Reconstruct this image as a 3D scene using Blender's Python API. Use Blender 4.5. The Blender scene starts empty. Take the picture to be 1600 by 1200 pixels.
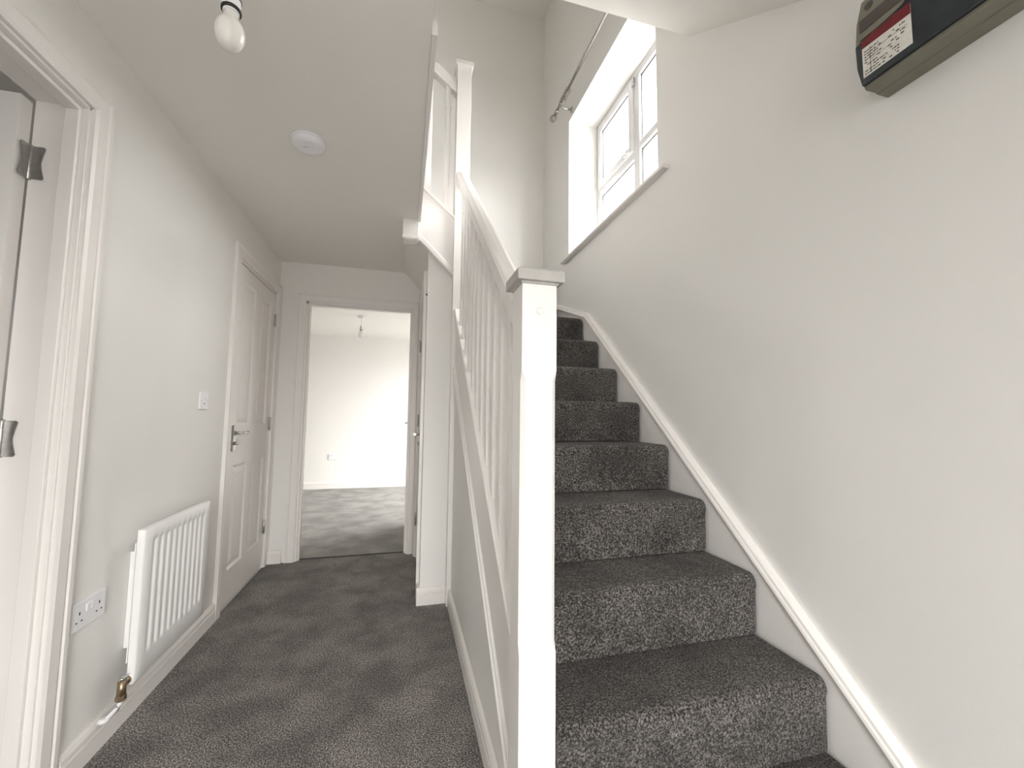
import bpy, bmesh, math
from mathutils import Vector, Matrix
R = math.radians
S = bpy.context.scene
C = S.collection

# ------------------------------------------------------------------ camera
cam_d = bpy.data.cameras.new('camera'); cam = bpy.data.objects.new('camera', cam_d); C.objects.link(cam)
cam_d.sensor_width = 36; cam_d.lens = 36 * 641.3 / 1600; cam_d.clip_start = 0.02
yw, pt, rl = R(14.79), R(4.39), R(0.632)
fw = Vector((math.sin(yw)*math.cos(pt), math.cos(yw)*math.cos(pt), math.sin(pt)))
rt = Vector((math.cos(yw), -math.sin(yw), 0)); up = rt.cross(fw)
r2 = rt*math.cos(rl) + up*math.sin(rl); u2 = -rt*math.sin(rl) + up*math.cos(rl)
m = Matrix((r2, u2, -fw)).transposed().to_4x4(); m.translation = Vector((0, 0, 1.115))
cam.matrix_world = m
S.camera = cam

# ------------------------------------------------------------------ light of the day outside, exposure
# bright overcast, brighter towards the front of the house, ground darker than sky
SKY_BASE, SKY_DIR = 6.0, (3.4, -4.5, 0)
w = bpy.data.worlds.new('overcast_sky'); S.world = w; w.use_nodes = True
bg = w.node_tree.nodes['Background']
bg.inputs[0].default_value = (1.0, 0.985, 0.96, 1); 
def wnode(t, op=None, **k):
    n = w.node_tree.nodes.new(t)
    if op: n.operation = op
    return n
wl = w.node_tree.links
wt = wnode('ShaderNodeTexCoord'); wsx = wnode('ShaderNodeSeparateXYZ'); wl.new(wt.outputs['Generated'], wsx.inputs[0])
dot = wnode('ShaderNodeVectorMath', 'DOT_PRODUCT'); wl.new(wt.outputs['Generated'], dot.inputs[0]); dot.inputs[1].default_value = SKY_DIR
add = wnode('ShaderNodeMath', 'ADD'); wl.new(dot.outputs['Value'], add.inputs[0]); add.inputs[1].default_value = SKY_BASE
mxm = wnode('ShaderNodeMath', 'MAXIMUM'); wl.new(add.outputs[0], mxm.inputs[0]); mxm.inputs[1].default_value = 2.5
gr = wnode('ShaderNodeMapRange'); wl.new(wsx.outputs['Z'], gr.inputs['Value'])
gr.inputs['From Min'].default_value = -.06; gr.inputs['From Max'].default_value = .06; gr.inputs['To Min'].default_value = .25; gr.inputs['To Max'].default_value = 1
ml = wnode('ShaderNodeMath', 'MULTIPLY'); wl.new(mxm.outputs[0], ml.inputs[0]); wl.new(gr.outputs[0], ml.inputs[1]); wl.new(ml.outputs[0], bg.inputs[1])
S.view_settings.view_transform = 'Standard'; S.view_settings.look = 'None'
S.view_settings.gamma = 1; S.view_settings.use_curve_mapping = False
S.view_settings.exposure = 1.62

S.cycles.max_bounces = 16; S.cycles.diffuse_bounces = 12

def portal(name, loc, rot, sx, sy):
    """daylight portal filling a window opening: guides sky light, gives off none itself"""
    l = bpy.data.lights.new(name, 'AREA'); l.shape = 'RECTANGLE'; l.size = sx; l.size_y = sy
    l.cycles.is_portal = True
    o = bpy.data.objects.new(name, l); C.objects.link(o); o.location = loc; o.rotation_euler = rot
portal('stair_window_daylight', (1.53, 2.31, 2.9), (0, R(90), 0), 1.1, 1.15)
portal('front_door_daylight', (.17, -1.81, 1.13), (R(90), 0, 0), .75, 1.6)
portal('landing_fill_portal', (-.5, -1.81, 4.0), (R(90), 0, 0), .8, 1.1)  # serves the unseen window added to brighten the upper stairwell
portal('lounge_daylight', (1.71, 5.35, 1.05), (0, R(90), 0), 2.1, 1.3)
portal('side_room_fill_portal', (-3.11, .75, 1.75), (0, R(-90), 0), .7, .7)  # serves the unseen window added to throw light into the hall

# ------------------------------------------------------------------ materials
def mat(name, col, rough=0.5, metal=0.0, bump=0.0, bscale=200, var=0.0, vscale=3, **kw):
    m = bpy.data.materials.new(name); m.use_nodes = True
    nt = m.node_tree; b = nt.nodes['Principled BSDF']
    b.inputs['Base Color'].default_value = (*col, 1); b.inputs['Roughness'].default_value = rough
    b.inputs['Metallic'].default_value = metal
    for k, v in kw.items(): b.inputs[k].default_value = v
    tc = nt.nodes.new('ShaderNodeTexCoord')
    if var:
        n = nt.nodes.new('ShaderNodeTexNoise'); n.inputs['Scale'].default_value = vscale; n.inputs['Detail'].default_value = 3
        r = nt.nodes.new('ShaderNodeValToRGB')
        r.color_ramp.elements[0].position = .3; r.color_ramp.elements[1].position = .7
        r.color_ramp.elements[0].color = (*[c*(1-var) for c in col], 1)
        r.color_ramp.elements[1].color = (*[min(1, c*(1+var)) for c in col], 1)
        nt.links.new(tc.outputs['Object'], n.inputs[0]); nt.links.new(n.outputs['Fac'], r.inputs[0])
        nt.links.new(r.outputs[0], b.inputs['Base Color'])
    if bump:
        n = nt.nodes.new('ShaderNodeTexNoise'); n.inputs['Scale'].default_value = bscale; n.inputs['Detail'].default_value = 2
        bp = nt.nodes.new('ShaderNodeBump'); bp.inputs['Strength'].default_value = bump; bp.inputs['Distance'].default_value = .002
        nt.links.new(tc.outputs['Object'], n.inputs[0]); nt.links.new(n.outputs['Fac'], bp.inputs['Height'])
        nt.links.new(bp.outputs[0], b.inputs['Normal'])
    return m

def carpet(name, lo, hi, patch=0.26):
    """deep twist pile: fine two-tone flecks, larger patches where the pile has been brushed"""
    m = bpy.data.materials.new(name); m.use_nodes = True
    nt = m.node_tree; b = nt.nodes['Principled BSDF']; b.inputs['Roughness'].default_value = .95
    b.inputs['Specular IOR Level'].default_value = .1
    b.inputs['Sheen Weight'].default_value = .12; b.inputs['Sheen Roughness'].default_value = .6
    g = nt.nodes.new('ShaderNodeNewGeometry')
    def noise(sc, det, ro=.5):
        n = nt.nodes.new('ShaderNodeTexNoise'); n.inputs['Scale'].default_value = sc; n.inputs['Detail'].default_value = det
        n.inputs['Roughness'].default_value = ro; nt.links.new(g.outputs['Position'], n.inputs[0]); return n
    f = noise(190, 3, .85); big = noise(4.5, 4, .6)
    r = nt.nodes.new('ShaderNodeValToRGB')
    e = r.color_ramp.elements
    e[0].position = .425; e[0].color = (*lo, 1); e[1].position = .60; e[1].color = (*hi, 1)
    mid = e.new(.52); mid.color = (*[a*.72+c*.28 for a, c in zip(lo, hi)], 1)
    nt.links.new(f.outputs['Fac'], r.inputs[0])
    mr = nt.nodes.new('ShaderNodeMapRange'); mr.inputs['From Min'].default_value = .38; mr.inputs['From Max'].default_value = .62
    mr.inputs['To Min'].default_value = 1-patch; mr.inputs['To Max'].default_value = 1+patch
    nt.links.new(big.outputs['Fac'], mr.inputs['Value'])
    mx = nt.nodes.new('ShaderNodeVectorMath'); mx.operation = 'SCALE'
    nt.links.new(r.outputs[0], mx.inputs[0]); nt.links.new(mr.outputs[0], mx.inputs['Scale'])
    nt.links.new(mx.outputs[0], b.inputs['Base Color'])
    f2 = noise(220, 2, .6)
    bp = nt.nodes.new('ShaderNodeBump'); bp.inputs['Strength'].default_value = .9; bp.inputs['Distance'].default_value = .006
    nt.links.new(f2.outputs['Fac'], bp.inputs['Height'])
    bp2 = nt.nodes.new('ShaderNodeBump'); bp2.inputs['Strength'].default_value = .25; bp2.inputs['Distance'].default_value = .03
    nt.links.new(big.outputs['Fac'], bp2.inputs['Height']); nt.links.new(bp2.outputs[0], bp.inputs['Normal'])
    nt.links.new(bp.outputs[0], b.inputs['Normal'])
    return m

M = {}
M['wall'] = mat('pale_grey_emulsion', (.79, .78, .758), .55, bump=.12, bscale=350)
M['ceil'] = mat('matt_ceiling_paint', (.82, .80, .765), .9, bump=.12, bscale=300)
M['trim'] = mat('white_satin_trim_paint', (.80, .775, .755), .38, bump=.03, bscale=60)
M['stair_white'] = mat('white_painted_timber', (.82, .80, .78), .4, bump=.22, bscale=90)
M['rad'] = mat('white_radiator_enamel', (.84, .84, .84), .3)
M['plastic'] = mat('white_plastic', (.80, .80, .82), .35)
M['plastic_grey'] = mat('grey_white_plastic', (.62, .62, .62), .4)
M['upvc'] = mat('white_upvc', (.62, .62, .62), .3)
M['gasket'] = mat('grey_window_gasket', (.12, .12, .12), .6)
M['steel'] = mat('brushed_steel', (.46, .45, .44), .34, 1.0, var=.15, vscale=60)
M['chrome'] = mat('chrome', (.6, .6, .58), .15, 1.0)
M['brass'] = mat('dull_brass', (.38, .30, .2), .35, 1.0)
M['black'] = mat('black_plastic', (.01, .01, .01), .4)
M['hole'] = mat('dark_slot', (.03, .03, .03), .8)
M['bulb'] = mat('opal_bulb_glass', (.86, .84, .80), .22, bump=0)
M['bulb'].node_tree.nodes['Principled BSDF'].inputs['Transmission Weight'].default_value = .12
M['beige'] = mat('aged_beige_plastic', (.20, .19, .145), .5, bump=.25, bscale=500, var=.06, vscale=20)
M['smoke'] = mat('smoked_dark_cover', (.018, .024, .030), .25, var=.35, vscale=14)
M['brown'] = mat('brown_strip', (.085, .07, .06), .6)
M['red'] = mat('dark_red_print', (.15, .004, .009), .5, var=.3, vscale=60)
M['paper'] = mat('printed_label_paper', (.72, .70, .65), .6, var=.08, vscale=90)
M['ink'] = mat('dark_ink', (.07, .07, .07), .7)
M['carpet'] = carpet('charcoal_carpet_shaded', (.008, .007, .006), (.215, .198, .185))  # stair copy of the one carpet, shade darkened into its colour
M['carpet_hall_lit'] = carpet('charcoal_carpet_lit', (.03, .027, .025), (.56, .52, .49))  # same carpet on the hall floor, its stronger light put into paler flecks
M['carpet_room_lit'] = carpet('charcoal_carpet_brightly_lit', (.12, .115, .11), (.62, .60, .58), .2)  # same carpet again, the lounge's brightness painted into the colour
M['thresh'] = mat('dark_threshold', (.02, .02, .02), .6)
g = bpy.data.materials.new('clear_glass'); g.use_nodes = True
nt = g.node_tree; nt.nodes.clear()
o_ = nt.nodes.new('ShaderNodeOutputMaterial'); mixs = nt.nodes.new('ShaderNodeMixShader')
t_ = nt.nodes.new('ShaderNodeBsdfTransparent'); gl = nt.nodes.new('ShaderNodeBsdfGlossy'); gl.inputs['Roughness'].default_value = .02
mixs.inputs[0].default_value = .04
nt.links.new(t_.outputs[0], mixs.inputs[1]); nt.links.new(gl.outputs[0], mixs.inputs[2])
nt.links.new(mixs.outputs[0], o_.inputs[0]); M['glass'] = g

# ------------------------------------------------------------------ mesh helpers
class MB:
    def __init__(s): s.v = []; s.f = []; s.sm = []
    def add(s, vs, fs, smooth=False):
        n = len(s.v); s.v += [Vector(v) for v in vs]
        for f in fs: s.f.append([i+n for i in f]); s.sm.append(smooth)
        return s
    def box(s, x0, x1, y0, y1, z0, z1):
        v = [(x, y, z) for x in (x0, x1) for y in (y0, y1) for z in (z0, z1)]
        return s.add(v, [(0,1,3,2),(4,6,7,5),(0,4,5,1),(2,3,7,6),(0,2,6,4),(1,5,7,3)])
    def prism(s, poly, axis, a, b):
        """extrude a polygon along an axis; polygon coordinates are the two other axes in xyz order"""
        def P(p, t):
            if axis == 'x': return (t, p[0], p[1])
            if axis == 'y': return (p[0], t, p[1])
            return (p[0], p[1], t)
        n = len(poly)
        v = [P(p, a) for p in poly] + [P(p, b) for p in poly]
        f = [tuple(range(n)), tuple(range(2*n-1, n-1, -1))] + [(i, i+n, (i+1) % n+n, (i+1) % n) for i in range(n)]
        return s.add(v, f)
    def loft(s, rings, smooth=False, closed=True, caps=True):
        n = len(rings[0]); v = [p for r in rings for p in r]; f = []
        for k in range(len(rings)-1):
            for i in range(n if closed else n-1):
                j = (i+1) % n
                f.append((k*n+i, k*n+j, (k+1)*n+j, (k+1)*n+i))
        s.add(v, f, smooth)
        if caps and closed:
            base = len(s.v)-len(v)
            s.f.append([base+i for i in range(n)]); s.sm.append(False)
            s.f.append([base+(len(rings)-1)*n+i for i in reversed(range(n))]); s.sm.append(False)
        return s
    def lathe(s, prof, o, axis=(0,0,1), n=32, smooth=True):
        a = Vector(axis).normalized(); h = Vector((1,0,0)) if abs(a.x) < .9 else Vector((0,1,0))
        u = a.cross(h).normalized(); w_ = a.cross(u); o = Vector(o)
        rings = [[o+a*t+(u*math.cos(2*math.pi*i/n)+w_*math.sin(2*math.pi*i/n))*max(r, 1e-5) for i in range(n)] for r, t in prof]
        return s.loft(rings, smooth)
    def tube(s, pts, r, n=12):
        pts = [Vector(p) for p in pts]; rings = []
        for i, p in enumerate(pts):
            d = (pts[min(i+1, len(pts)-1)]-pts[max(i-1, 0)]).normalized()
            h = Vector((0,0,1)) if abs(d.z) < .9 else Vector((1,0,0))
            u = d.cross(h).normalized(); w_ = d.cross(u)
            rr = r[i] if isinstance(r, (list, tuple)) else r
            rings.append([p+(u*math.cos(2*math.pi*k/n)+w_*math.sin(2*math.pi*k/n))*rr for k in range(n)])
        return s.loft(rings, True)
    def build(s, name, material, parent=None, bevel=0, seg=2, loc=None):
        vs = s.v
        mn = Vector([min(v[i] for v in vs) for i in range(3)]); mx = Vector([max(v[i] for v in vs) for i in range(3)])
        ctr = Vector(loc) if loc else Vector(((mn.x+mx.x)/2, (mn.y+mx.y)/2, mn.z))
        me = bpy.data.meshes.new(name); me.from_pydata([v-ctr for v in vs], [], s.f)
        bm = bmesh.new(); bm.from_mesh(me); bmesh.ops.recalc_face_normals(bm, faces=bm.faces); bm.to_mesh(me); bm.free()
        for p, sm in zip(me.polygons, s.sm): p.use_smooth = sm
        me.materials.append(M[material])
        o = bpy.data.objects.new(name, me); C.objects.link(o)
        if parent:
            o.parent = parent
            q = parent; off = Vector((0,0,0))
            while q: off += q.location; q = q.parent
            o.location = ctr-off
        else: o.location = ctr
        if bevel:
            b = o.modifiers.new('bevel', 'BEVEL'); b.width = bevel; b.segments = seg; b.limit_method = 'ANGLE'; b.angle_limit = R(35)
            b.harden_normals = False
        return o

def empty(name, loc, parent=None):
    o = bpy.data.objects.new(name, None); C.objects.link(o); o.location = loc; o.empty_display_size = .1
    return o
def tag(o, label, cat, group=None):
    o['label'] = label; o['category'] = cat
    if group: o['group'] = group
    return o
def struct(o): o['kind'] = 'structure'; return o

# ------------------------------------------------------------------ main dimensions
XL, XR, YE, ZC = -.954, 1.207, 3.49, 2.30      # hall wall, stair wall, end wall, hall ceiling
YF = -1.7                                      # front wall, behind the camera
ZU = 4.94                                      # ceiling upstairs
RISE, GO, Y0 = .199, .231, .935
pitch = lambda y: .398+.8615*(y-Y0)            # line through the nosings
LAND = RISE*13

# ------------------------------------------------------------------ room shell
struct(MB().box(XL, 1.3, YF, YE+.05, -.05, 0).build('floor', 'carpet_hall_lit'))
struct(MB().box(-2.9, 1.6, YE+.05, 6.8, -.05, 0).build('floor_lounge', 'carpet_room_lit'))
struct(MB().box(-3.0, XL, YF, 2.6, -.05, 0).build('floor_side_room', 'carpet_room_lit'))
# left wall with two door openings
b = MB()
D1a, D1b, D1h = .66, 1.492, 2.045                # open door near the camera
D2a, D2b, D2h = 2.675, 3.415, 2.03             # closed panel door
T = .13
b.box(XL-T, XL, YF, D1a, 0, ZU); b.box(XL-T, XL, D1a, D1b, D1h, ZU); b.box(XL-T, XL, D1b, D2a, 0, ZU)
b.box(XL-T, XL, D2a, D2b, D2h, ZU); b.box(XL-T, XL, D2b, YE+.1, 0, ZU)
struct(b.build('wall_left', 'wall'))
# end wall with doorway to the lounge
b = MB(); EX0, EX1, EH = -.765, .071, 2.0
b.box(XL, EX0, YE, YE+.1, 0, ZU); b.box(EX0, EX1, YE, YE+.1, EH, ZU); b.box(EX1, XR+.3, YE, YE+.1, 0, ZU)
struct(b.build('wall_end', 'wall'))
# right wall with window opening
WY0, WY1, WZ0, WZ1 = 1.733, 2.885, 2.315, 3.45
b = MB()
b.box(XR, XR+.3, YF, WY0, 0, ZU); b.box(XR, XR+.3, WY1, YE, 0, ZU)
b.box(XR, XR+.3, WY0, WY1, 0, WZ0); b.box(XR, XR+.3, WY0, WY1, WZ1, ZU)
struct(b.build('wall_right', 'wall'))
# front wall with glazed entrance
b = MB(); FX0, FX1, FH = -.40, .74, 2.1
b.box(XL-T, FX0, YF-.1, YF, 0, 2.5); b.box(FX0, FX1, YF-.1, YF, FH, 2.5); b.box(FX1, XR+.3, YF-.1, YF, 0, 2.5)
b.box(XL-T, -.9, YF-.1, YF, 2.5, ZU); b.box(-.1, XR+.3, YF-.1, YF, 2.5, ZU); b.box(-.9, -.1, YF-.1, YF, 2.5, 3.45); b.box(-.9, -.1, YF-.1, YF, 4.55, ZU)
struct(b.build('wall_front', 'wall'))
# hall ceiling: stops at the stairwell edge
b = MB(); b.box(XL, .051, YF, 2.56, ZC, ZC+.03); b.box(XL, -.018, 2.56, YE, ZC, ZC+.03)
struct(b.build('ceiling', 'ceil'))
b = MB(); b.box(XL, .050, YF, 2.56, ZC+.031, LAND); b.box(XL, .05, 2.56, YE, 2.36, LAND)
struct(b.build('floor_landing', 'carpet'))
# boxing over the stair head: raking soffit, then the wall of the room above
b = MB()
b.prism([(1.48, 2.842), (.722, ZC), (YF, ZC), (YF, ZC+.05), (.70, ZC+.05), (1.40, 2.86), (1.40, ZU), (1.48, ZU)], 'x', .052, XR)
struct(b.build('wall_over_stairs', 'ceil'))
struct(MB().box(-.03, .05, YF, 1.48, LAND, ZU).build('wall_landing', 'wall'))
struct(MB().box(XL-T, XR+.3, YF-.1, YE+.1, ZU, ZU+.05).build('ceiling_upper', 'ceil'))
# lounge beyond
b = MB()
b.box(-2.9, 1.95, 6.7, 6.8, 0, ZC); b.box(-3.0, -2.9, YE+.1, 6.8, 0, ZC)
b.box(-2.9, XL-T, YE, YE+.1, 0, ZC); b.box(XR+.3, 1.95, YE, YE+.1, 0, ZC)
struct(b.build('wall_lounge', 'wall'))
b = MB(); b.box(1.6, 1.7, YE+.1, 4.7, 0, ZC); b.box(1.6, 1.7, 6.0, 6.7, 0, ZC); b.box(1.6, 1.7, 4.7, 6.0, 2.1, ZC)
struct(b.build('wall_lounge_right', 'wall'))
struct(MB().box(-2.9, 1.95, YE+.1, 6.8, ZC, ZC+.05).build('ceiling_lounge', 'ceil'))
b = MB(); X0_, X1_ = 1.63, 1.68
for a in (4.7, 5.33, 5.93): b.box(X0_, X1_, a, a+.07, 0, 2.1)
b.box(X0_, X1_, 4.7, 6.0, 2.03, 2.1); b.box(X0_, X1_, 4.7, 6.0, 0, .07)
wd = struct(b.build('window_2', 'upvc'))
MB().box(1.65, 1.655, 4.77, 5.93, .07, 2.03).build('glass', 'glass', wd)
# side room behind the open door
b = MB(); b.box(-3.0, XL-T, 2.6, 2.7, 0, ZC+.1); b.box(-3.1, XL-T, YF-.1, YF, 0, ZC+.1)
b.box(-3.1, -3.0, YF, .4, 0, ZC+.1); b.box(-3.1, -3.0, 1.1, 2.7, 0, ZC+.1); b.box(-3.1, -3.0, .4, 1.1, 0, 1.4); b.box(-3.1, -3.0, .4, 1.1, 2.1, ZC+.1)
struct(b.build('wall_side_room', 'wall'))
struct(MB().box(-3.0, XL-T, YF, 2.6, ZC, ZC+.05).build('ceiling_side_room', 'ceil'))
b = MB(); b.box(-3.08, -3.03, .4, .46, 1.4, 2.1); b.box(-3.08, -3.03, 1.04, 1.1, 1.4, 2.1)
b.box(-3.08, -3.03, .46, 1.04, 1.4, 1.46); b.box(-3.08, -3.03, .46, 1.04, 2.04, 2.1)
wd = struct(b.build('side_room_fill_window', 'upvc'))  # unseen window, added and placed to send light through the open door
MB().box(-3.06, -3.055, .46, 1.04, 1.46, 2.04).build('glass', 'glass', wd)
b = MB(); b.box(-.9, -.84, YF-.08, YF-.03, 3.45, 4.55); b.box(-.16, -.1, YF-.08, YF-.03, 3.45, 4.55)
b.box(-.84, -.16, YF-.08, YF-.03, 3.45, 3.51); b.box(-.84, -.16, YF-.08, YF-.03, 4.49, 4.55)
wd = struct(b.build('landing_fill_window', 'upvc'))  # unseen upstairs window, added to light the landing and upper end wall
MB().box(-.84, -.16, YF-.06, YF-.055, 3.51, 4.49).build('glass', 'glass', wd)
# WC / store behind the closed door: dark backing
b = MB(); b.box(XL-T-.62, XL-T-.6, 2.6, YE, 0, 2.2); b.box(XL-T-.6, XL-T, 2.601, 2.62, 0, 2.2); b.box(XL-T-.6, XL-T, 2.6, YE, 2.18, 2.2); b.box(XL-T-.6, XL, 2.6, YE, -.05, -.001)
struct(b.build('wall_store', 'wall'))

# ------------------------------------------------------------------ skirtings: flat board with a moulded top
SK = [(0, 0), (.018, 0), (.018, .062), (.013, .065), (.0175, .068), (.0165, .084), (.011, .094), (.004, .098), (0, .098)]
def skirt_y(name, x, sgn, y0, y1, n='trim'):
    return struct(MB().prism([(x+sgn*a, z) for a, z in SK], 'y', y0, y1).build(name, n))
def skirt_x(name, y, sgn, x0, x1, n='trim'):
    return struct(MB().prism([(y+sgn*a, z) for a, z in SK], 'x', x0, x1).build(name, n))
skirt_y('baseboard_left', XL, 1, 1.575, 2.6); skirt_x('baseboard_end', YE, -1, XL, -.848)
skirt_y('baseboard_front_left', XL, 1, YF, .585)
skirt_x('baseboard_pier', 2.56, -1, .107, .282); skirt_y('baseboard_pier_side', .125, -1, 2.5605, 2.64)
skirt_y('baseboard_stairs', .300, -1, 1.0, 2.50)
skirt_x('baseboard_lounge', 6.7, -1, -2.9, 1.85); skirt_y('baseboard_lounge_left', -2.9, 1, YE+.1, 6.7)
struct(MB().box(EX0+.02, EX1-.02, YE+.035, YE+.052, 0, .005).build('trim_threshold', 'thresh'))

# ------------------------------------------------------------------ doors
ARCH = [(0, 0), (0, .012), (.010, .017), (.044, .017), (.050, .013), (.056, .019), (.070, .019), (.070, 0)]   # across, out
def architrave(name, parent, plane, face, sgn, a0, a1, zt, aw=1.0, legs=(True, True)):
    """three mitred lengths of moulding round an opening; plane 'x' or 'y' is the wall's normal axis"""
    def P(s, z, d):
        return (face+sgn*d, s, z) if plane == 'x' else (s, face+sgn*d, z)
    b = MB()
    if legs[0]: b.loft([[P(a0-c*aw, 0, d) for c, d in ARCH], [P(a0-c*aw, zt+c*aw, d) for c, d in ARCH]])
    b.loft([[P(a0-c*aw, zt+c*aw, d) for c, d in ARCH], [P(a1+c*aw, zt+c*aw, d) for c, d in ARCH]])
    if legs[1]: b.loft([[P(a1+c*aw, zt+c*aw, d) for c, d in ARCH], [P(a1+c*aw, 0, d) for c, d in ARCH]])
    return b.build(name, 'trim', parent)
def panel_leaf(W, H, TH, panels, both=True):
    """moulded panel door leaf in local coordinates: u across 0..W, v up 0..H, front at d=TH"""
    us = sorted({0, W} | {round(p[i], 4) for p in panels for i in (0, 1)})
    vs = sorted({0, H} | {round(p[i], 4) for p in panels for i in (2, 3)})
    quads = []
    def isp(u, v): return any(p[0] < u < p[1] and p[2] < v < p[3] for p in panels)
    for side in (1, -1):
        D = TH if side == 1 else 0
        for i in range(len(us)-1):
            for j in range(len(vs)-1):
                if not isp((us[i]+us[i+1])/2, (vs[j]+vs[j+1])/2):
                    quads.append([(us[i], vs[j], D), (us[i+1], vs[j], D), (us[i+1], vs[j+1], D), (us[i], vs[j+1], D)])
        for (a, c, e, f) in panels:
            st = [(0, 0), (.004, -.003), (.014, -.009), (.022, -.009), (.046, -.002), (.050, -.001)]
            rings = [[(a+k, e+k, D+side*d), (c-k, e+k, D+side*d), (c-k, f-k, D+side*d), (a+k, f-k, D+side*d)] for k, d in st]
            for q in range(len(rings)-1):
                for t in range(4):
                    quads.append([rings[q][t], rings[q][(t+1) % 4], rings[q+1][(t+1) % 4], rings[q+1][t]])
            quads.append(rings[-1])
    quads += [[(0,0,0),(W,0,0),(W,0,TH),(0,0,TH)], [(0,H,0),(W,H,0),(W,H,TH),(0,H,TH)], [(0,0,0),(0,H,0),(0,H,TH),(0,0,TH)], [(W,0,0),(W,H,0),(W,H,TH),(W,0,TH)]]
    return quads
def place_leaf(quads, f):
    b = MB()
    for q in quads: b.add([f(*p) for p in q], [tuple(range(len(q)))])
    return b
def hinge(parent, o, du, dv, h=.1, lw=.03, both=True):
    """steel butt hinge: o on the knuckle axis, du / dv the directions its two leaves lie in"""
    o = Vector(o); du = Vector(du); b = MB()
    b.lathe([(.0005, -.004), (.006, -.002), (.007, 0), (.007, h), (.006, h+.002), (.0005, h+.005)], o, n=12)
    for k in (1, 2, 3, 4): b.lathe([(.0076, 0), (.0076, .0015)], o+Vector((0,0,h*k/5)), n=12)
    dirs = [(du, Vector(dv[0]))] + ([(Vector(dv[1]), Vector(dv[2]))] if len(dv) > 1 else [])
    for d, nrm in dirs:
        pr = [(.004, .002), (.012, .0), (lw-.004, .0), (lw, .005), (lw-.006, h*.3), (lw-.009, h*.5), (lw-.006, h*.7), (lw, h-.005), (lw-.004, h), (.012, h), (.004, h-.002)]
        A = [o+d*a+Vector((0,0,z))+nrm*.0003 for a, z in pr]; B = [p+nrm*.002 for p in A]
        b.loft([A, B])
    hg = b.build('hinge', 'steel', parent)
    return hg
def lever(parent, o, out, along, plate=True):
    """lever handle on a long plate: out = away from the door, along = where the lever points"""
    o = Vector(o); out = Vector(out); al = Vector(along); z = Vector((0,0,1))
    b = MB()
    if plate:
        c = [(-.02, -.075), (.02, -.075), (.02, .075), (-.02, .075)]
        A = [o+al*a+z*k for a, k in c]; B = [p+out*.008 for p in A]; D = [o+al*a*.85+z*k*.96+out*.011 for a, k in c]
        b.loft([A, B, D])
    pl = b.build('backplate', 'steel', parent) if plate else None
    b = MB(); q = o+z*.03
    b.tube([q+out*.008, q+out*.012, q+out*.012], [.016, .016, .01]); b.tube([q+out*.01, q+out*.048], .009)
    b.tube([q+out*.050-al*.012, q+out*.050, q+out*.052+al*.03, q+out*.052+al*.07-z*.002, q+out*.046+al*.10+z*.001, q+out*.044+al*.112+z*.003], [.009, .010, .0085, .008, .0085, .007])
    b.build('lever_handle', 'steel', parent)
    if plate:
        MB().lathe([(.009, 0), (.009, .02), (.006, .024)], o-z*.03+out*.008, out, 14).build('thumbturn', 'steel', parent)

# door 1: open into the side room, hinged at its far jamb
d1 = struct(empty('door_1', (XL, (D1a+D1b)/2, 0)))
b = MB(); lt = .012
b.box(XL-T, XL+.001, D1b-lt, D1b, 0, D1h); b.box(XL-T, XL+.001, D1a, D1a+lt, 0, D1h); b.box(XL-T, XL+.001, D1a, D1b, D1h-lt, D1h)
b.build('lining', 'trim', d1, .0015)
b = MB()
b.box(XL-.052, XL-.016, D1b-lt-.013, D1b-lt, 0, D1h-lt-.013); b.box(XL-.052, XL-.016, D1a+lt, D1a+lt+.013, 0, D1h-lt-.013)
b.box(XL-.052, XL-.016, D1a+lt, D1b-lt, D1h-lt-.013, D1h-lt)
b.build('door_stop', 'trim', d1, .002)
architrave('architrave', d1, 'x', XL, 1, D1a+.004, D1b-.004, D1h-.004)
LX = XL-T-.004
panels4 = lambda W: [(.10, W/2-.05, .19, .80), (W/2+.05, W-.10, .19, .80), (.10, W/2-.05, 1.02, 1.92), (W/2+.05, W-.10, 1.02, 1.92)]
lf = place_leaf(panel_leaf(.76, 2.01, .04, panels4(.76)), lambda u, v, d: (LX-u, D1b-.054+d, v+.012)).build('door_leaf', 'trim', d1)
for hz in (.22, .985, 1.79):
    hinge(lf, (LX+.006, D1b-.014, hz), (0, -1, 0), ((1, 0, 0),), lw=.036)
    hinge(d1, (LX+.0062, D1b-.0142, hz), (1, 0, 0), ((0, -1, 0),), lw=.036)
lever(lf, (LX-.70, D1b-.054, 1.0), (0, -1, 0), (1, 0, 0))

# door 2: closed four-panel door on the left wall
d2 = struct(empty('door_2', (XL, (D2a+D2b)/2, 0)))
b = MB(); b.box(XL-T, XL+.001, D2a, D2a+.022, 0, D2h); b.box(XL-T, XL+.001, D2b-.022, D2b, 0, D2h); b.box(XL-T, XL+.001, D2a, D2b, D2h-.022, D2h)
b.build('lining', 'trim', d2, .0015)
architrave('architrave', d2, 'x', XL, 1, D2a+.004, D2b-.0, D2h-.004)
W2 = D2b-D2a-.05
lf = place_leaf(panel_leaf(W2, 1.985, .04, [(.075, .295, .19, .79), (.39, .61, .19, .79), (.075, .295, 1.02, 1.9), (.39, .61, 1.02, 1.9)]),
                lambda u, v, d: (XL-.041+d, D2a+.025+u, v+.015)).build('door_leaf', 'trim', d2)
for hz in (.25, .99, 1.76):
    hinge(lf, (XL+.006, D2b-.024, hz), (-.2, .0, 0), ((0, 1, 0),), lw=.02, h=.09)
lever(lf, (XL-.001, D2a+.068, .965), (1, 0, 0), (0, 1, 0))

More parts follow.
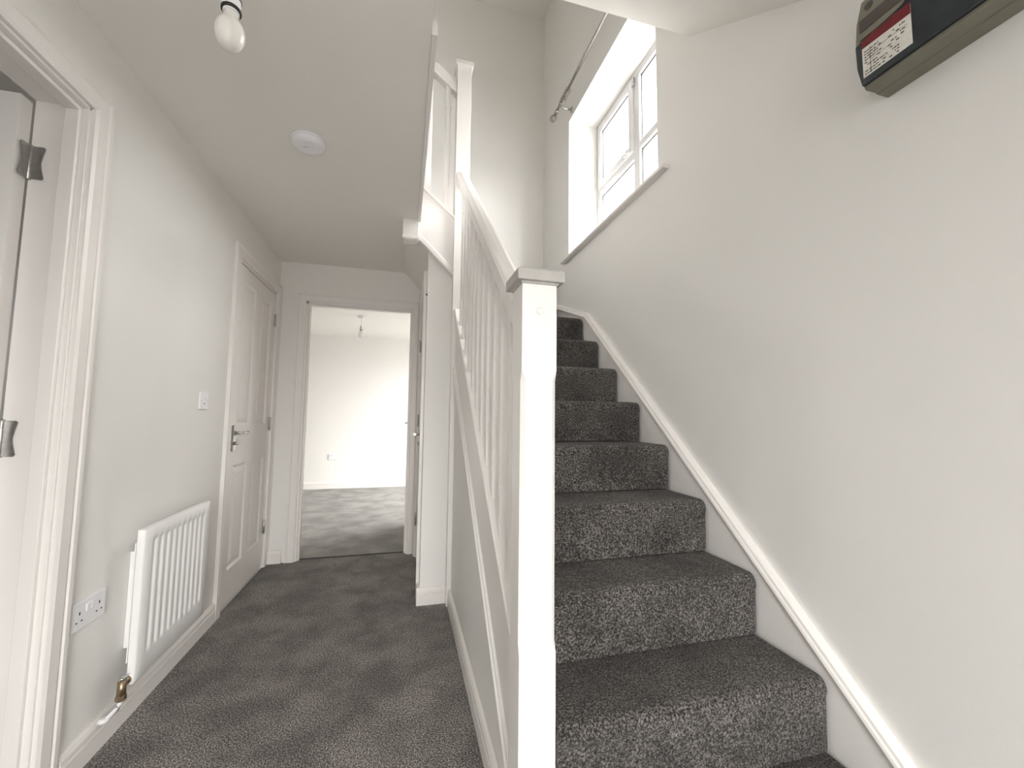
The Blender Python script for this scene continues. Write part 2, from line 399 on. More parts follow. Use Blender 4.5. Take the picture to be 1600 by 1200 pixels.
# door 3: doorway to the lounge, its leaf swung open against the lounge wall
d3 = struct(empty('door_3', ((EX0+EX1)/2, YE, 0)))
b = MB(); b.box(EX0, EX0+.021, YE-.001, YE+.1, 0, EH); b.box(EX1-.021, EX1, YE-.001, YE+.1, 0, EH); b.box(EX0, EX1, YE-.001, YE+.1, EH-.02, EH)
b.build('lining', 'trim', d3, .0015)
b = MB(); b.box(EX0+.021, EX0+.034, YE+.015, YE+.05, 0, EH-.033); b.box(EX1-.034, EX1-.021, YE+.015, YE+.05, 0, EH-.033); b.box(EX0+.021, EX1-.021, YE+.015, YE+.05, EH-.033, EH-.02)
b.build('door_stop', 'trim', d3, .0015)
architrave('architrave', d3, 'y', YE, -1, EX0+.006, EX1-.014, EH-.006, legs=(True, True))
lf = place_leaf(panel_leaf(.76, 1.97, .035, panels4(.76)), lambda u, v, d: (EX1+.012+d, YE+.115+u, v+.012)).build('door_leaf', 'trim', d3)
for hz in (.22, .98, 1.66):
    hinge(lf, (EX1-.012, YE+.104, hz), (-1, 0, 0), ((0, -1, 0),), lw=.022, h=.09)
lever(lf, (EX1+.010, YE+.80, 1.0), (-1, 0, 0), (0, -1, 0))

# ------------------------------------------------------------------ under the stairs: pier, cupboard door
soff = lambda x: ZC-1.03*(x+.018)
b = MB()
b.prism([(.125, 0), (.31, 0), (.31, soff(.31)+.01), (.125, soff(.125)+.0)], 'y', 2.56, 2.66)
b.box(.125, .225, 2.66, 2.71, 0, 2.15); b.box(.125, .225, 3.40, YE, 0, 2.15); b.box(.125, .225, 2.71, 3.40, 1.98, 2.15)
struct(b.build('wall_pier', 'wall'))
b = MB(); b.prism([(-.018, ZC), (.305, soff(.305)), (.305, soff(.305)+.06), (-.018, ZC+.059)], 'y', 2.561, YE)
struct(b.build('ceiling_under_stairs', 'ceil'))
b = MB(); b.prism([(.96, .02), (2.56, .02), (2.56, pitch(2.56)-.34), (.96, pitch(.96)-.34)], 'x', .301, .330)
b.box(.301, .330, .96, 2.56, 0, .05)
struct(b.build('wall_stairs', 'wall'))
d4 = struct(empty('door_4', (.125, 3.05, 0)))
b = MB(); b.box(.124, .225, 2.71, 2.73, 0, 1.98); b.box(.124, .225, 3.38, 3.40, 0, 1.98); b.box(.124, .225, 2.71, 3.40, 1.96, 1.98)
b.build('lining', 'trim', d4, .001)
architrave('architrave', d4, 'x', .125, -1, 2.712, 3.40, 1.972, aw=.95)
lf = place_leaf(panel_leaf(.64, 1.93, .035, [(.09, .28, .19, .79), (.36, .55, .19, .79), (.09, .28, 1.02, 1.84), (.36, .55, 1.02, 1.84)]), lambda u, v, d: (.163-d, 2.735+u, v+.014)).build('door_leaf', 'trim', d4)
for hz in (.25, 1.02, 1.62): hinge(lf, (.118, 3.379, hz), (0, 1, 0), ((-1, 0, 0),), lw=.02, h=.09)
lever(lf, (.128, 2.80, .955), (-1, 0, 0), (0, 1, 0))
tag(MB().lathe([(.006, 0), (.006, .006), (.003, .009)], (.125, 2.568, 1.862), (-1, 0, 0), 12).build('screw_cap', 'black'),
    'tiny black cap on the wall corner above the understairs cupboard door', 'screw cap')

# ------------------------------------------------------------------ staircase
st = tag(empty('staircase', (.75, 1.8, 0)), 'white timber staircase with charcoal carpeted treads rising to the left at the top', 'staircase')
CX0, CX1 = .338, 1.177
def step_poly(yn, zt, yb, zb, r=.026):
    p = [(yn+.006, zb), (yn+.004, zt-.05)]
    for i in range(7):
        a = math.pi*(1.0-.5*i/6.0)
        p.append((yn+r+r*math.cos(a), zt-r*1.25+r*1.25*math.sin(a)))
    p += [(yb, zt), (yb, zb)]
    return p
for k in range(-1, 8):
    yn = Y0+GO*k; zt = RISE*(k+2); zb = RISE*(k+1)
    yb = yn+GO+.03 if k < 7 else 3.46
    zb2 = zb if k > -1 else 0.0
    X0 = CX0 if k > 0 else .3665
    b = MB()
    poly = step_poly(yn, zt-.004, yb, zb2)
    n = len(poly); nx = 15
    rings = []
    for i in range(nx+1):
        t = i/nx; x = X0+(CX1-X0)*t
        rings.append([(x, p[0], p[1]) for p in poly])
    rr = .024                                   # rounded side edge of the carpet
    for q in range(1, 5):
        a = q/4*math.pi/2
        x = CX1-rr+rr*math.sin(a); ins = rr*(1-math.cos(a))
        rings.append([(x, p[0]+(ins if p[0] < yn+.1 else 0), p[1]-(ins if p[1] > zt-.1 else 0)) for p in poly])
    rings = [r_ for i, r_ in enumerate(rings) if not (i <= nx and r_[0][0] > CX1-rr)]
    b.loft(rings, True)
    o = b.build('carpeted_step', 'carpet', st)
    md = o.modifiers.new('split', 'EDGE_SPLIT'); md.split_angle = R(60)
# winders turning left round the upper newel
N = (.37, 2.585)
def winder(poly, z0, z1):
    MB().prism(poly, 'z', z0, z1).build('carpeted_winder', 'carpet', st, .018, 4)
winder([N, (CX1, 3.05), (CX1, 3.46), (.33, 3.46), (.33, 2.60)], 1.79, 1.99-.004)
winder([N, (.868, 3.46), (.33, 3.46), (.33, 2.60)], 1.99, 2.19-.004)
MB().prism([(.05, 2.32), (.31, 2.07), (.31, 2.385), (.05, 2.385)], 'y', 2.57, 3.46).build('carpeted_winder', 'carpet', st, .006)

# outer string with planted moulding at its foot, and base rail on top
SY0, SY1 = Y0+.09+.016, 2.493
b = MB(); b.prism([(SY0, pitch(SY0)-.36), (SY1, pitch(SY1)-.36), (SY1, pitch(SY1)+.005), (SY0, pitch(SY0)+.005)], 'x', .298, .336)
s_out = b.build('outer_string', 'stair_white', st, .002)
def rake(prof, y0, y1, off):
    return MB().loft([[(x, y0, pitch(y0)+off+z) for x, z in prof], [(x, y1, pitch(y1)+off+z) for x, z in prof]])
rake([(.300, -.37), (.288, -.37), (.284, -.362), (.284, -.345), (.290, -.338), (.290, -.325), (.298, -.316), (.300, -.316)], SY0, SY1, 0).build('string_moulding', 'stair_white', s_out)
rake([(.300, -.05), (.292, -.044), (.292, -.012), (.296, -.006), (.286, .000), (.286, .022), (.291, .027), (.349, .027), (.354, .022), (.354, 0), (.336, -.006)], SY0, SY1, 0).build('base_rail', 'stair_white', st)
RB = .826
rake([(.290, RB+.012), (.290, RB), (.350, RB), (.350, RB+.012), (.347, RB+.028), (.352, RB+.038), (.352, RB+.066), (.344, RB+.082), (.332, RB+.088), (.308, RB+.088), (.296, RB+.082), (.288, RB+.066), (.288, RB+.038), (.293, RB+.028)], SY0, SY1, 0).build('handrail', 'stair_white', st, .002)

def newel_mesh(x0, y0, z0, z1, s=.09, c0=None, c1=None, ch=.011):
    """square post with stop-chamfered arrises between c0 and c1"""
    def ring(z, c):
        x1, y1 = x0+s, y0+s; c = max(c, .0008)
        return [(x0+c, y0, z), (x1-c, y0, z), (x1, y0+c, z), (x1, y1-c, z), (x1-c, y1, z), (x0+c, y1, z), (x0, y1-c, z), (x0, y0+c, z)]
    zs = [(z0, 0)]
    if c0: zs += [(c0, 0), (c0+.025, ch), (c1-.025, ch), (c1, 0)]
    zs += [(z1, 0)]
    return MB().loft([ring(z, c) for z, c in zs])
def newel_cap(cx, cy, z, s=.122, parent=None):
    h = s/2
    def ring(k, zz): return [(cx-k, cy-k, zz), (cx+k, cy-k, zz), (cx+k, cy+k, zz), (cx-k, cy+k, zz)]
    return MB().loft([ring(.048, z-.006), ring(.05, z), ring(h, z), ring(h, z+.027), ring(h-.008, z+.033), ring(.006, z+.045)]).build('newel_cap', 'cap', parent, .002)
M['cap'] = mat('primed_cap_timber', (.43, .415, .395), .5, bump=.3, bscale=60, var=.06, vscale=40)
nw = newel_mesh(.275, .951, 0, 1.447, c0=.56, c1=1.225).build('newel_post', 'stair_white', st)
newel_cap(.320, .996, 1.447, parent=nw)
b = MB(); ringp = [(.0085+.0015*math.cos(t*math.pi/6), .0012*math.sin(t*math.pi/6)) for t in range(13)]
b.lathe([(.010, 0), (.0105, .0012), (.008, .0012), (.0075, .0002), (.0005, .0004)], (.321, .9508, 1.375), (0, -1, 0), 24)
b.build('dowel_plug', 'stair_white', nw)
nw = newel_mesh(.275, 2.493, 0, 3.37, c0=None).build('newel_post', 'stair_white', st)
newel_cap(.320, 2.538, 3.37, .112, nw).data.materials[0] = M['stair_white']
nw = newel_mesh(-.034, 2.493, 2.20, 3.60).build('newel_post', 'stair_white', st)
def sq(cx, cy, k, z): return [(cx-k, cy-k, z), (cx+k, cy-k, z), (cx+k, cy+k, z), (cx-k, cy+k, z)]
MB().loft([sq(.011, 2.538, .040, 2.172), sq(.011, 2.538, .048, 2.180), sq(.011, 2.538, .048, 2.192), sq(.011, 2.538, .045, 2.20)]).build('newel_drop', 'stair_white', nw)
newel_cap(.011, 2.538, 3.60, .112, nw).data.materials[0] = M['stair_white']

def baluster(cx, cy, zb, zt, slope_axis, k, s=.034, ch=.008):
    """square spindle, ends cut to the rake, arrises stop-chamfered"""
    h = s/2
    def ring(z, c, raked):
        pts = [(-h+c, -h), (h-c, -h), (h, -h+c), (h, h-c), (h-c, h), (-h+c, h), (-h, h-c), (-h, -h+c)]
        return [(cx+a, cy+d, z+(k*(d if slope_axis == 'y' else a) if raked else 0)) for a, d in pts]
    return MB().loft([ring(zb, .0008, True), ring(zb+.13, .0008, False), ring(zb+.15, ch, False), ring(zt-.15, ch, False), ring(zt-.13, .0008, False), ring(zt, .0008, True)])
by = [1.19+.1158*i for i in range(11)]
first = None
for y in by:
    if first is None:
        first = baluster(.320, y, pitch(y)+.026, pitch(y)+RB+.001, 'y', .8615).build('baluster', 'stair_white', st)
        fl = first.location.copy()
    else:
        o = first.copy(); C.objects.link(o); o.parent = st
        o.location = fl+Vector((0, y-by[0], .8615*(y-by[0])))

# wall string with its capping, following the treads and then the winders
ky = 2.53
zc = lambda y: pitch(y)+.02 if y <= ky else pitch(ky)+.02+.36*(y-ky)
b = MB(); b.prism([(.45, 0), (.45, max(0, zc(.45)-.0)), (ky, zc(ky)), (YE, zc(YE)), (YE, zc(YE)-.4), (ky, zc(ky)-.4), (1.0, .06), (.9, 0)], 'x', 1.181, XR-.0005)
ws = b.build('wall_string', 'stair_white', st)
rings = []
for y in (.45, ky, YE-.001):
    rings.append([(x, y, zc(y)+z) for x, z in [(1.207, -.014), (1.172, -.014), (1.170, -.008), (1.172, .002), (1.176, .008), (1.178, .018), (1.184, .024), (1.207, .024)]])
MB().loft(rings).build('string_capping', 'stair_white', ws)
b = MB(); b.prism([(.33, 2.0), (.33, 2.62), (XR, 2.19), (XR, 1.7)], 'y', 3.465, YE-.0005)
b.build('wall_string', 'stair_white', st)

# short upper flight: string, base rail, handrail and two spindles towards the landing
x0, x1 = .0565, .2745
tl = lambda x: 2.46-.85*(x-.17); bl = lambda x: 2.09-.955*(x-.165)
b = MB(); b.prism([(x0, bl(x0)), (x1, bl(x1)), (x1, tl(x1)-.02), (x0, tl(x0)-.02)], 'y', 2.520, 2.556)
us = b.build('outer_string', 'stair_white', st, .0015)
def rakex(prof, f, xa, xb): return MB().loft([[(xa, y, f(xa)+z) for y, z in prof], [(xb, y, f(xb)+z) for y, z in prof]])
rakex([(2.522, .045), (2.514, .042), (2.511, .034), (2.511, .004), (2.514, -.004), (2.545, -.006), (2.545, .045)], bl, x0, x1).build('string_moulding', 'stair_white', us)
rakex([(2.508, -.024), (2.506, 0), (2.568, 0), (2.566, -.024)], tl, x0, x1).build('base_rail', 'stair_white', st, .002)
rl2 = lambda x: 3.245-.80*(x-.2)
rakex([(2.510, 0), (2.510, .014), (2.506, .03), (2.506, .06), (2.516, .082), (2.560, .082), (2.570, .06), (2.570, .03), (2.566, .014), (2.566, 0)], rl2, x0, x1).build('handrail', 'stair_white', st, .001)
for x in (.108, .223):
    baluster(x, 2.538, tl(x), rl2(x)+.003, 'x', -.83).build('baluster', 'stair_white', st)
b = MB(); b.box(.0515, .068, 1.211, 2.492, ZC-.012, LAND+.03); b.box(.05, .074, 1.211, 2.492, LAND+.03, LAND+.05)
struct(b.build('trim_landing_apron', 'stair_white'))

# ------------------------------------------------------------------ stair window
wn = struct(empty('window_1', (1.45, (WY0+WY1)/2, WZ0)))
fx0, fx1 = 1.45, 1.515
b = MB(); fwid = .055; mc = (WY0+WY1)/2
b.box(fx0, fx1, WY0, WY0+fwid, WZ0, WZ1); b.box(fx0, fx1, WY1-fwid, WY1, WZ0, WZ1)
b.box(fx0, fx1, WY0+fwid, WY1-fwid, WZ0, WZ0+fwid); b.box(fx0, fx1, WY0+fwid, WY1-fwid, WZ1-fwid, WZ1)
b.box(fx0, fx1, mc-.035, mc+.035, WZ0+fwid, WZ1-fwid)
tz = 2.875
b.box(fx0, fx1, mc+.035, WY1-fwid, tz-.03, tz+.03); b.box(fx0, fx1, WY0+fwid, mc-.035, tz-.0, tz+.05)
b.build('window_frame', 'upvc', wn, .004)
ya, yb_, za, zb = mc+.03, WY1-fwid+.012, tz+.022, WZ1-fwid+.012
b = MB()
b.box(fx0-.014, fx0+.03, ya, ya+.05, za, zb); b.box(fx0-.014, fx0+.03, yb_-.05, yb_, za, zb)
b.box(fx0-.014, fx0+.03, ya+.05, yb_-.05, za, za+.05); b.box(fx0-.014, fx0+.03, ya+.05, yb_-.05, zb-.05, zb)
sash = b.build('sash', 'upvc', wn, .004)
def gask(parent, x, y0, y1, z0, z1):
    t = .010; b = MB()
    b.box(x-.001, x+.004, y0, y0+t, z0, z1); b.box(x-.001, x+.004, y1-t, y1, z0, z1); b.box(x-.001, x+.004, y0+t, y1-t, z0, z0+t); b.box(x-.001, x+.004, y0+t, y1-t, z1-t, z1)
    b.build('gasket', 'gasket', parent)
gask(sash, fx0+.004, ya+.048, yb_-.048, za+.048, zb-.048)
gask(wn, fx0+.02, mc+.033, WY1-fwid+.002, WZ0+fwid-.002, tz-.028)
gask(wn, fx0+.02, WY0+fwid-.002, mc-.033, WZ0+fwid-.002, tz+.002)
gask(wn, fx0+.02, WY0+fwid-.002, mc-.033, tz+.048, WZ1-fwid+.002)
MB().box(fx0+.024, fx0+.027, WY0+fwid, WY1-fwid, WZ0+fwid, WZ1-fwid).build('glass', 'glass', wn)
b = MB(); hy = mc+.10
b.box(fx0-.026, fx0-.014, hy-.03, hy+.03, za+.01, za+.04); b.tube([(fx0-.024, hy, za+.025), (fx0-.048, hy, za+.025), (fx0-.050, hy-.02, za+.04), (fx0-.05, hy-.055, za+.085)], .008)
b.build('window_handle', 'upvc', wn, .002)
b = MB(); b.box(fx0-.02, fx0-.005, mc+.005, mc+.028, WZ1-.10, WZ1-.045); b.build('restrictor', 'steel', wn, .002)
b = MB(); b.box(XR, fx0+.01, WY0+.001, WY1-.001, WZ0+.0005, WZ0+.022)
b.prism([(XR-.0002, WZ0+.0), (XR-.0002, WZ0+.022), (XR-.03, WZ0+.022), (XR-.038, WZ0+.017), (XR-.04, WZ0+.008), (XR-.036, WZ0)], 'y', WY0-.09, WY1+.09)
b.build('window_sill', 'trim', wn, .002)

# curtain pole over the window
cp = tag(empty('curtain_pole', (XR, 2.3, 3.5)), 'thin steel curtain pole with rings bunched at its end above the stair window', 'curtain pole')
PX, PZ = 1.115, 3.545
MB().tube([(PX, 2.93, PZ), (PX, 1.56, PZ)], .0095, 16).build('pole', 'steel', cp)
b = MB()
b.tube([(PX, 2.90, PZ), (PX, 2.95, PZ)], .013); 
b.lathe([(.006, 0), (.012, .004), (.007, .012), (.006, .016), (.018, .026), (.0255, .042), (.027, .055), (.022, .072), (.010, .082), (.001, .085)], (PX, 2.95, PZ), (0, 1, 0), 24)
b.build('finial', 'steel', cp)
b = MB(); b.lathe([(.022, 0), (.022, .005), (.008, .008)], (XR, 2.83, PZ-.035), (-1, 0, 0), 20)
b.tube([(XR-.004, 2.83, PZ-.035), (XR-.05, 2.83, PZ-.035), (PX+.01, 2.83, PZ-.033), (PX, 2.83, PZ-.024), (PX, 2.83, PZ-.010)], .006)
b.lathe([(.016, 0), (.016, .02)], (PX, 2.82, PZ), (0, 1, 0), 20)
b.build('bracket', 'steel', cp)
first = None
for i in range(7):
    y = 2.795-.019*i
    if first is None:
        b = MB(); Rr, rr = .0205, .0022
        pts = [(PX+Rr*math.cos(a), y, PZ-.010+Rr*math.sin(a)) for a in [2*math.pi*t/24 for t in range(25)]]
        b.tube(pts, rr, 8); b.tube([(PX, y, PZ-.031), (PX, y+.003, PZ-.036), (PX, y, PZ-.042), (PX, y-.003, PZ-.036), (PX, y, PZ-.031)], .0012, 6)
        first = b.build('curtain_ring', 'steel', cp); fl = first.location.copy()
    else:
        o = first.copy(); C.objects.link(o); o.parent = cp; o.location = fl+Vector((0, y-2.795, 0)); o.rotation_euler.x = (.06, -.09, .04, .12, -.05, .08)[i-1]

# ------------------------------------------------------------------ front entrance (behind the camera)
d5 = struct(empty('door_5', (0, YF, 0)))
b = MB(); y0, y1 = YF-.08, YF-.02
b.box(FX0, FX0+.07, y0, y1, 0, FH); b.box(FX1-.07, FX1, y0, y1, 0, FH); b.box(FX0+.07, FX1-.07, y0, y1, FH-.07, FH)
b.build('door_frame', 'upvc', d5, .003)
b = MB(); b.box(FX0+.075, FX0+.20, y0+.005, y1-.005, .01, FH-.075); b.box(FX1-.20, FX1-.075, y0+.005, y1-.005, .01, FH-.075)
b.box(FX0+.20, FX1-.20, y0+.005, y1-.005, .01, .35); b.box(FX0+.20, FX1-.20, y0+.005, y1-.005, FH-.20, FH-.075)
b.build('door_leaf', 'upvc', d5, .003)
MB().box(FX0+.20, FX1-.20, YF-.052, YF-.048, .35, FH-.20).build('glass', 'glass', d5)

# ------------------------------------------------------------------ radiator
rd = tag(empty('radiator', (XL+.05, 2.0, .19)), 'white panel radiator with vertical flutes on the left hall wall', 'radiator')
ry0, ry1, rz0, rz1, rx = 1.758, 2.268, .185, .700, -.862
nf, nv = 10, 26
ys = []; m_ = .045
pitchf = (ry1-ry0-2*m_)/nf
def depth(y, z):
    if z < rz0+.075 or z > rz1-.045: ez = 0
    else: ez = min(1, (z-rz0-.075)/.018, (rz1-.045-z)/.008)
    t = ((y-ry0-m_)/pitchf) % 1 if ry0+m_ < y < ry1-m_ else 0
    ey = 0
    if ry0+m_ < y < ry1-m_: ey = max(0, min(1, (.33-abs(t-.5))/.17))
    return -.0055*ez*ey
yy = [ry0, ry0, ry0+.005]+[ry0+m_+pitchf*(i/12) for i in range(nf*12+1)]+[ry1-.005, ry1, ry1]
zz = [rz0, rz0+.005, rz0+.074]+[rz0+.075+.018*i/3 for i in range(4)]+[rz0+.12+.03*i for i in range(11)]+[rz1-.053+.008*i/3 for i in range(4)]+[rz1-.005, rz1]
zz = sorted(set(round(z, 5) for z in zz)); zz = [rz0]+zz+[rz1]
v = []; f = []
for j, z in enumerate(zz):
    for i, y in enumerate(yy):
        rim = min(i, j, len(yy)-1-i, len(zz)-1-j)
        e = (-.0225, -.004)[rim] if rim < 2 else 0
        v.append((rx+depth(y, z)+e, y, z))
nY = len(yy)
for j in range(len(zz)-1):
    for i in range(nY-1): f.append((j*nY+i, j*nY+i+1, (j+1)*nY+i+1, (j+1)*nY+i))
b = MB().add(v, f, True); b.box(rx-.022, rx-.0125, ry0+.001, ry1-.001, rz0+.001, rz1-.001)
b.build('front_panel', 'rad', rd)
b = MB()
for i in range(22):
    y = ry0+.06+i*(ry1-ry0-.10)/21; b.box(rx-.046, rx-.023, y, y+.002, .25, .635)
b.box(rx-.050, rx-.046, ry0+.042, ry1-.04, .235, .645)
b.build('convector', 'rad', rd, .001)
for q in (1.86, 2.13): MB().box(XL+.001, rx-.05, q, q+.03, .26, .60).build('bracket', 'rad', rd)
b = MB()
b.tube([(rx-.018, ry0+.004, .205), (rx-.018, ry0-.012, .205)], .013); b.lathe([(.012, 0), (.014, .002), (.014, .016), (.012, .018)], (rx-.018, ry0-.004, .205), (0, -1, 0), 6, False)
vy = ry0-.032
b.tube([(rx-.018, ry0-.015, .205), (rx-.018, vy, .205)], .009); b.tube([(rx-.018, vy, .220), (rx-.018, vy, .165)], [.012, .013])
b.lathe([(.014, 0), (.015, .002), (.015, .016), (.013, .018)], (rx-.018, vy, .155), (0, 0, 1), 6, False)
b.build('lockshield_valve', 'brass', rd)
b = MB(); b.lathe([(.013, 0), (.017, .003), (.017, .024), (.014, .030), (.001, .031)], (rx-.018, ry0-.005, .205), (0, 1, -.0), 20)
b.build('union_nut', 'rad', rd)
b = MB(); b.tube([(rx-.018, vy, .156), (rx-.019, vy, .140), (rx-.026, vy, .128), (rx-.050, vy, .104), (XL+.016, vy, .092)], .0078)
b.lathe([(.015, 0), (.016, .006), (.014, .012), (.009, .014)], (rx-.060, vy, .094), (0, 0, 1), 20)
b.build('pipe', 'plastic', rd)
b = MB(); b.lathe([(.010, 0), (.013, .003), (.013, .010), (.001, .013)], (rx-.018, vy, .219), (0, 0, 1), 16).build('valve_cap', 'chrome', rd)

# ------------------------------------------------------------------ sockets, switch, alarm
def socket_thing(name, face, c0, z0, wdt, axis, label, group=None):
    """double socket: axis 'x' = on a wall facing +x (c runs along y), 'y' = on a wall facing -y (c runs along x)"""
    if axis == 'x': P = lambda c, z, d: (face+d, c, z)
    else: P = lambda c, z, d: (c, face-d, z)
    t = tag(empty(name, P(c0+wdt/2, z0, 0)), label, 'socket', group)
    def bx(b, ca, cb, za, zb, da, db):
        v = [P(c, z, d) for c in (ca, cb) for z in (za, zb) for d in (da, db)]
        return b.add(v, [(0,1,3,2),(4,6,7,5),(0,4,5,1),(2,3,7,6),(0,2,6,4),(1,5,7,3)])
    bx(MB(), c0, c0+wdt, z0, z0+.086, 0, .010).build('faceplate', 'plastic', t, .003)
    mid = c0+wdt/2
    for s_ in (-1, 1):
        o = bx(MB(), mid+s_*.010-.0075, mid+s_*.010+.0075, z0+.048, z0+.070, .009, .0135).build('rocker', 'plastic', t, .0015)
        cc = mid+s_*.043
        b = MB()
        bx(b, cc-.0025, cc+.0025, z0+.047, z0+.056, .0098, .0104)
        bx(b, cc-.0145, cc-.0075, z0+.025, z0+.029, .0098, .0104); bx(b, cc+.0075, cc+.0145, z0+.025, z0+.029, .0098, .0104)
        b.build('pin_slots', 'hole', t)
    return t
socket_thing('wall_socket', XL, 1.580, .440, .146, 'x', 'white double socket low on the left hall wall between open door and radiator')
socket_thing('wall_socket', 6.7, -1.057, .425, .12, 'y', 'white double socket on the far wall of the bright room beyond the doorway')
sw = tag(empty('light_switch', (XL, 2.337, 1.128)), 'white single light switch on the left wall beside the closed panel door', 'light switch')
MB().box(XL, XL+.009, 2.294, 2.380, 1.128, 1.214).build('faceplate', 'plastic', sw, .003)
b = MB(); b.prism([(XL+.008, 1.158), (XL+.0125, 1.158), (XL+.0095, 1.184), (XL+.008, 1.184)], 'y', 2.330, 2.346); b.build('rocker', 'plastic', sw, .001)
b = MB(); b.box(XL+.0088, XL+.0094, 2.3275, 2.3476, 1.1555, 1.1580).build('rocker_shadow_gap', 'hole', sw); b = MB(); b.box(XL+.0088, XL+.0094, 2.3475, 2.3488, 1.1555, 1.186)
for yy_ in (2.307, 2.367): MB().lathe([(.0028, 0), (.0028, .0006)], (XL+.0088, yy_, 1.171), (1, 0, 0), 12).build('fixing_screw', 'steel', sw)
b.build('rocker_gap', 'hole', sw)

sa = tag(empty('smoke_alarm', (-.434, 1.876, ZC)), 'round white smoke alarm on the hall ceiling', 'smoke alarm')
b = MB(); b.lathe([(.001, 0), (.070, 0), (.070, .008), (.066, .009)], (-.434, 1.876, ZC), (0, 0, -1), 48); b.build('base_plate', 'plastic', sa)
b = MB(); b.lathe([(.066, .009), (.068, .011), (.067, .022), (.055, .032), (.035, .037), (.001, .039)], (-.434, 1.876, ZC), (0, 0, -1), 48); b.build('cover', 'plastic', sa)
b = MB(); b.lathe([(.0155, 0), (.0155, .0025), (.013, .004), (.001, .0042)], (-.422, 1.846, ZC-.0355), (0, 0, -1), 24); b.build('test_button', 'plastic', sa)
b = MB(); b.lathe([(.0172, 0), (.0172, .0012), (.0155, .0012)], (-.422, 1.846, ZC-.0362), (0, 0, -1), 24)
b.box(-.452, -.432, 1.865, 1.870, ZC-.0395, ZC-.0375); b.build('sensor_slot', 'plastic_grey', sa)

# ------------------------------------------------------------------ pendant lamps
def pendant(name, x, y, zb, label, s=1.0):
    """bare bulb in a bayonet lamp holder on a flex; zb = underside of the bulb"""
    t = tag(empty(name, (x, y, zb)), label, 'pendant light', 'bare-bulb pendants')
    b = MB(); b.lathe([(.001, 0), (.045, 0), (.045, .008), (.040, .020), (.012, .028), (.006, .036)], (x, y, ZC), (0, 0, -1), 32); b.build('ceiling_rose', 'plastic', t)
    b = MB(); b.tube([(x, y, ZC-.03), (x, y, zb+.150)], .0035, 8); b.build('flex', 'plastic', t)
    b = MB(); b.lathe([(.005, .160), (.013, .150), (.017, .135), (.0185, .125), (.0185, .098), (.0165, .096), (.0165, .088)], (x, y, zb), n=28); hd = b.build('lamp_holder', 'plastic', t)
    b = MB(); b.lathe([(.0187, .124), (.0196, .124), (.0196, .1205), (.0187, .1205)], (x, y, zb), n=28); b.build('holder_ring', 'black', hd)
    b = MB(); b.lathe([(.0190, .099), (.0205, .099), (.0205, .093), (.0190, .093)], (x, y, zb), n=28); b.build('holder_ring', 'black', hd)
    b = MB()
    pr = [(.0145, .094), (.0150, .084), (.0158, .078), (.0195, .070), (.0250, .062), (.0290, .052), (.0305, .041), (.0295, .029), (.0255, .017), (.0185, .007), (.0095, .0015), (.0005, 0)]
    b.lathe(pr, (x, y, zb), n=40); b.build('bulb', 'bulb', t)
    return t
pendant('pendant_light', -.412, 1.02, 1.945, 'unlit opal bulb hanging from the hall ceiling near the camera')
pendant('pendant_light', -.52, 5.235, 2.035, 'small bulb pendant hanging in the bright room beyond the doorway')

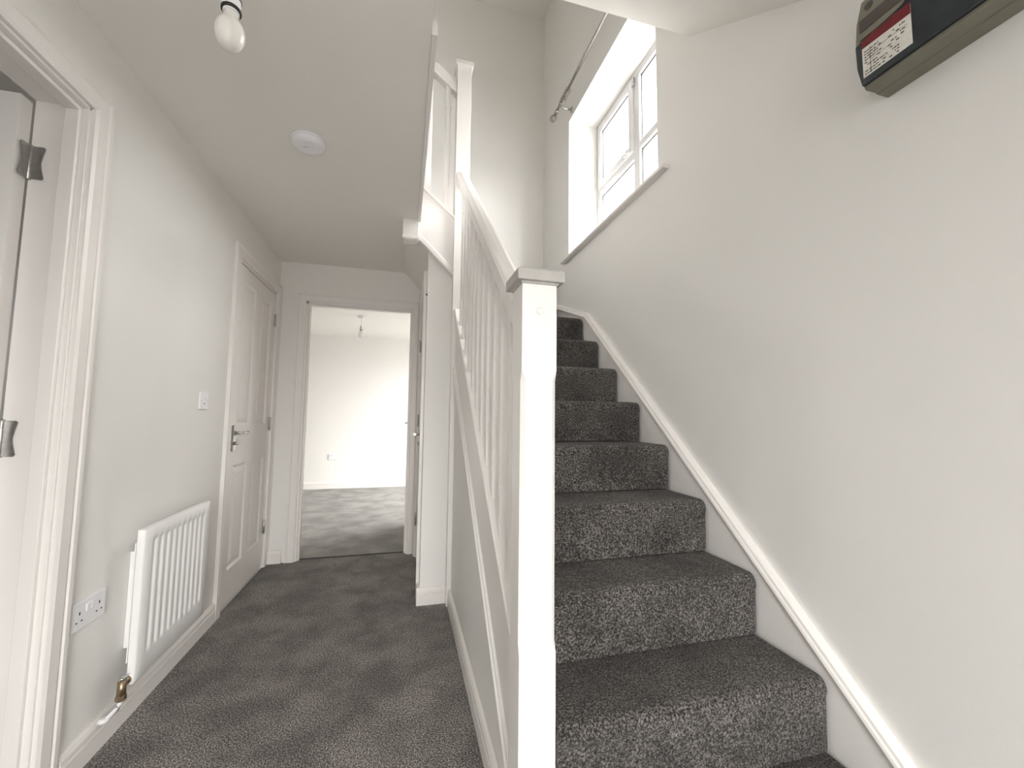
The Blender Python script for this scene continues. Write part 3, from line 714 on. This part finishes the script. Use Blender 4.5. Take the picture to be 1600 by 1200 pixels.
# ------------------------------------------------------------------ consumer unit high on the stair wall
cu = tag(empty('consumer_unit', (XR, .55, 1.96)), 'beige electricity consumer unit with dark smoked cover and red-headed label', 'fuse box')
def hexbox(b, face_pts, x0, x1):  return b.prism(face_pts, 'x', x0, x1)
yl, yr, zb_, zt_ = .745, .12, 1.957, 2.20
bodyp = [(yl-.012, zb_), (yl, zb_+.05), (yl+.006, 2.08), (yl, zt_-.05), (yl-.014, zt_), (yr, zt_), (yr, zb_)]
b = MB(); b.prism(bodyp, 'x', 1.165, XR); b.build('backbox', 'beige', cu, .002)
b = MB(); b.prism([(p[0]-.0015 if p[0] > .5 else p[0]+.0015, p[1]+(.001 if p[1] < 2.08 else -.001)) for p in bodyp], 'x', 1.124, 1.1645); b.build('front_cover', 'beige', cu, .002, 2)
b = MB(); b.prism([(.733, 1.968), (.742, 2.02), (.744, 2.085), (.640, 2.10), (.60, 2.12), (.60, 2.17), (.15, 2.17), (.15, 1.968)], 'x', 1.115, 1.126); b.build('smoked_flap', 'smoke', cu, .003)
b = MB(); b.prism([(.735, 2.118), (.735, 2.150), (.61, 2.150), (.61, 2.118)], 'x', 1.1215, 1.1245); b.build('trim_strip', 'brown', cu)
b = MB(); b.prism([(.735, 2.095), (.735, 2.105), (.61, 2.105), (.61, 2.095)], 'x', 1.118, 1.1245); b.build('lip', 'beige', cu, .001)
b = MB(); b.lathe([(.010, 0), (.010, .001), (.001, .001)], (1.124, .712, 2.175), (-1, 0, 0), 20); b.build('screw_hole', 'brown', cu)
lb = MB().box(1.1142, 1.1150, .622, .727, 1.985, 2.0835).build('label_card', 'paper', cu)
MB().prism([(.727, 2.064), (.727, 2.082), (.700, 2.088), (.622, 2.088), (.622, 2.060)], 'x', 1.1135, 1.1142).build('red_heading', 'red', lb)
b = MB()
import random
rnd = random.Random(4)
for r_ in range(9):                              # illegible small print: columns and ruled lines
    z = 1.990+r_*.0075; y = .722
    while y > .640:
        l = rnd.uniform(.002, .007)
        if rnd.random() < (.85 if y > .69 else .35): b.box(1.1136, 1.11415, y-l, y, z, z+.0028)
        y -= l+rnd.uniform(.0012, .003)
b.box(1.1136, 1.11415, .7085, .7095, 1.988, 2.056); b.box(1.1136, 1.11415, .66, .706, 2.022, 2.0226); b.box(1.1136, 1.11415, .63, .70, 2.0405, 2.0411)
b.build('small_print', 'ink', lb)
b = MB(); b.prism([(.585, 2.06), (.565, 2.06), (.565, 2.10), (.585, 2.10)], 'x', 1.1135, 1.116).build('flap_marking', 'black', cu); b = MB(); b.prism([(.520, 2.075), (.507, 2.075), (.507, 2.115), (.520, 2.115)], 'x', 1.1135, 1.116); b.build('flap_marking', 'black', cu)
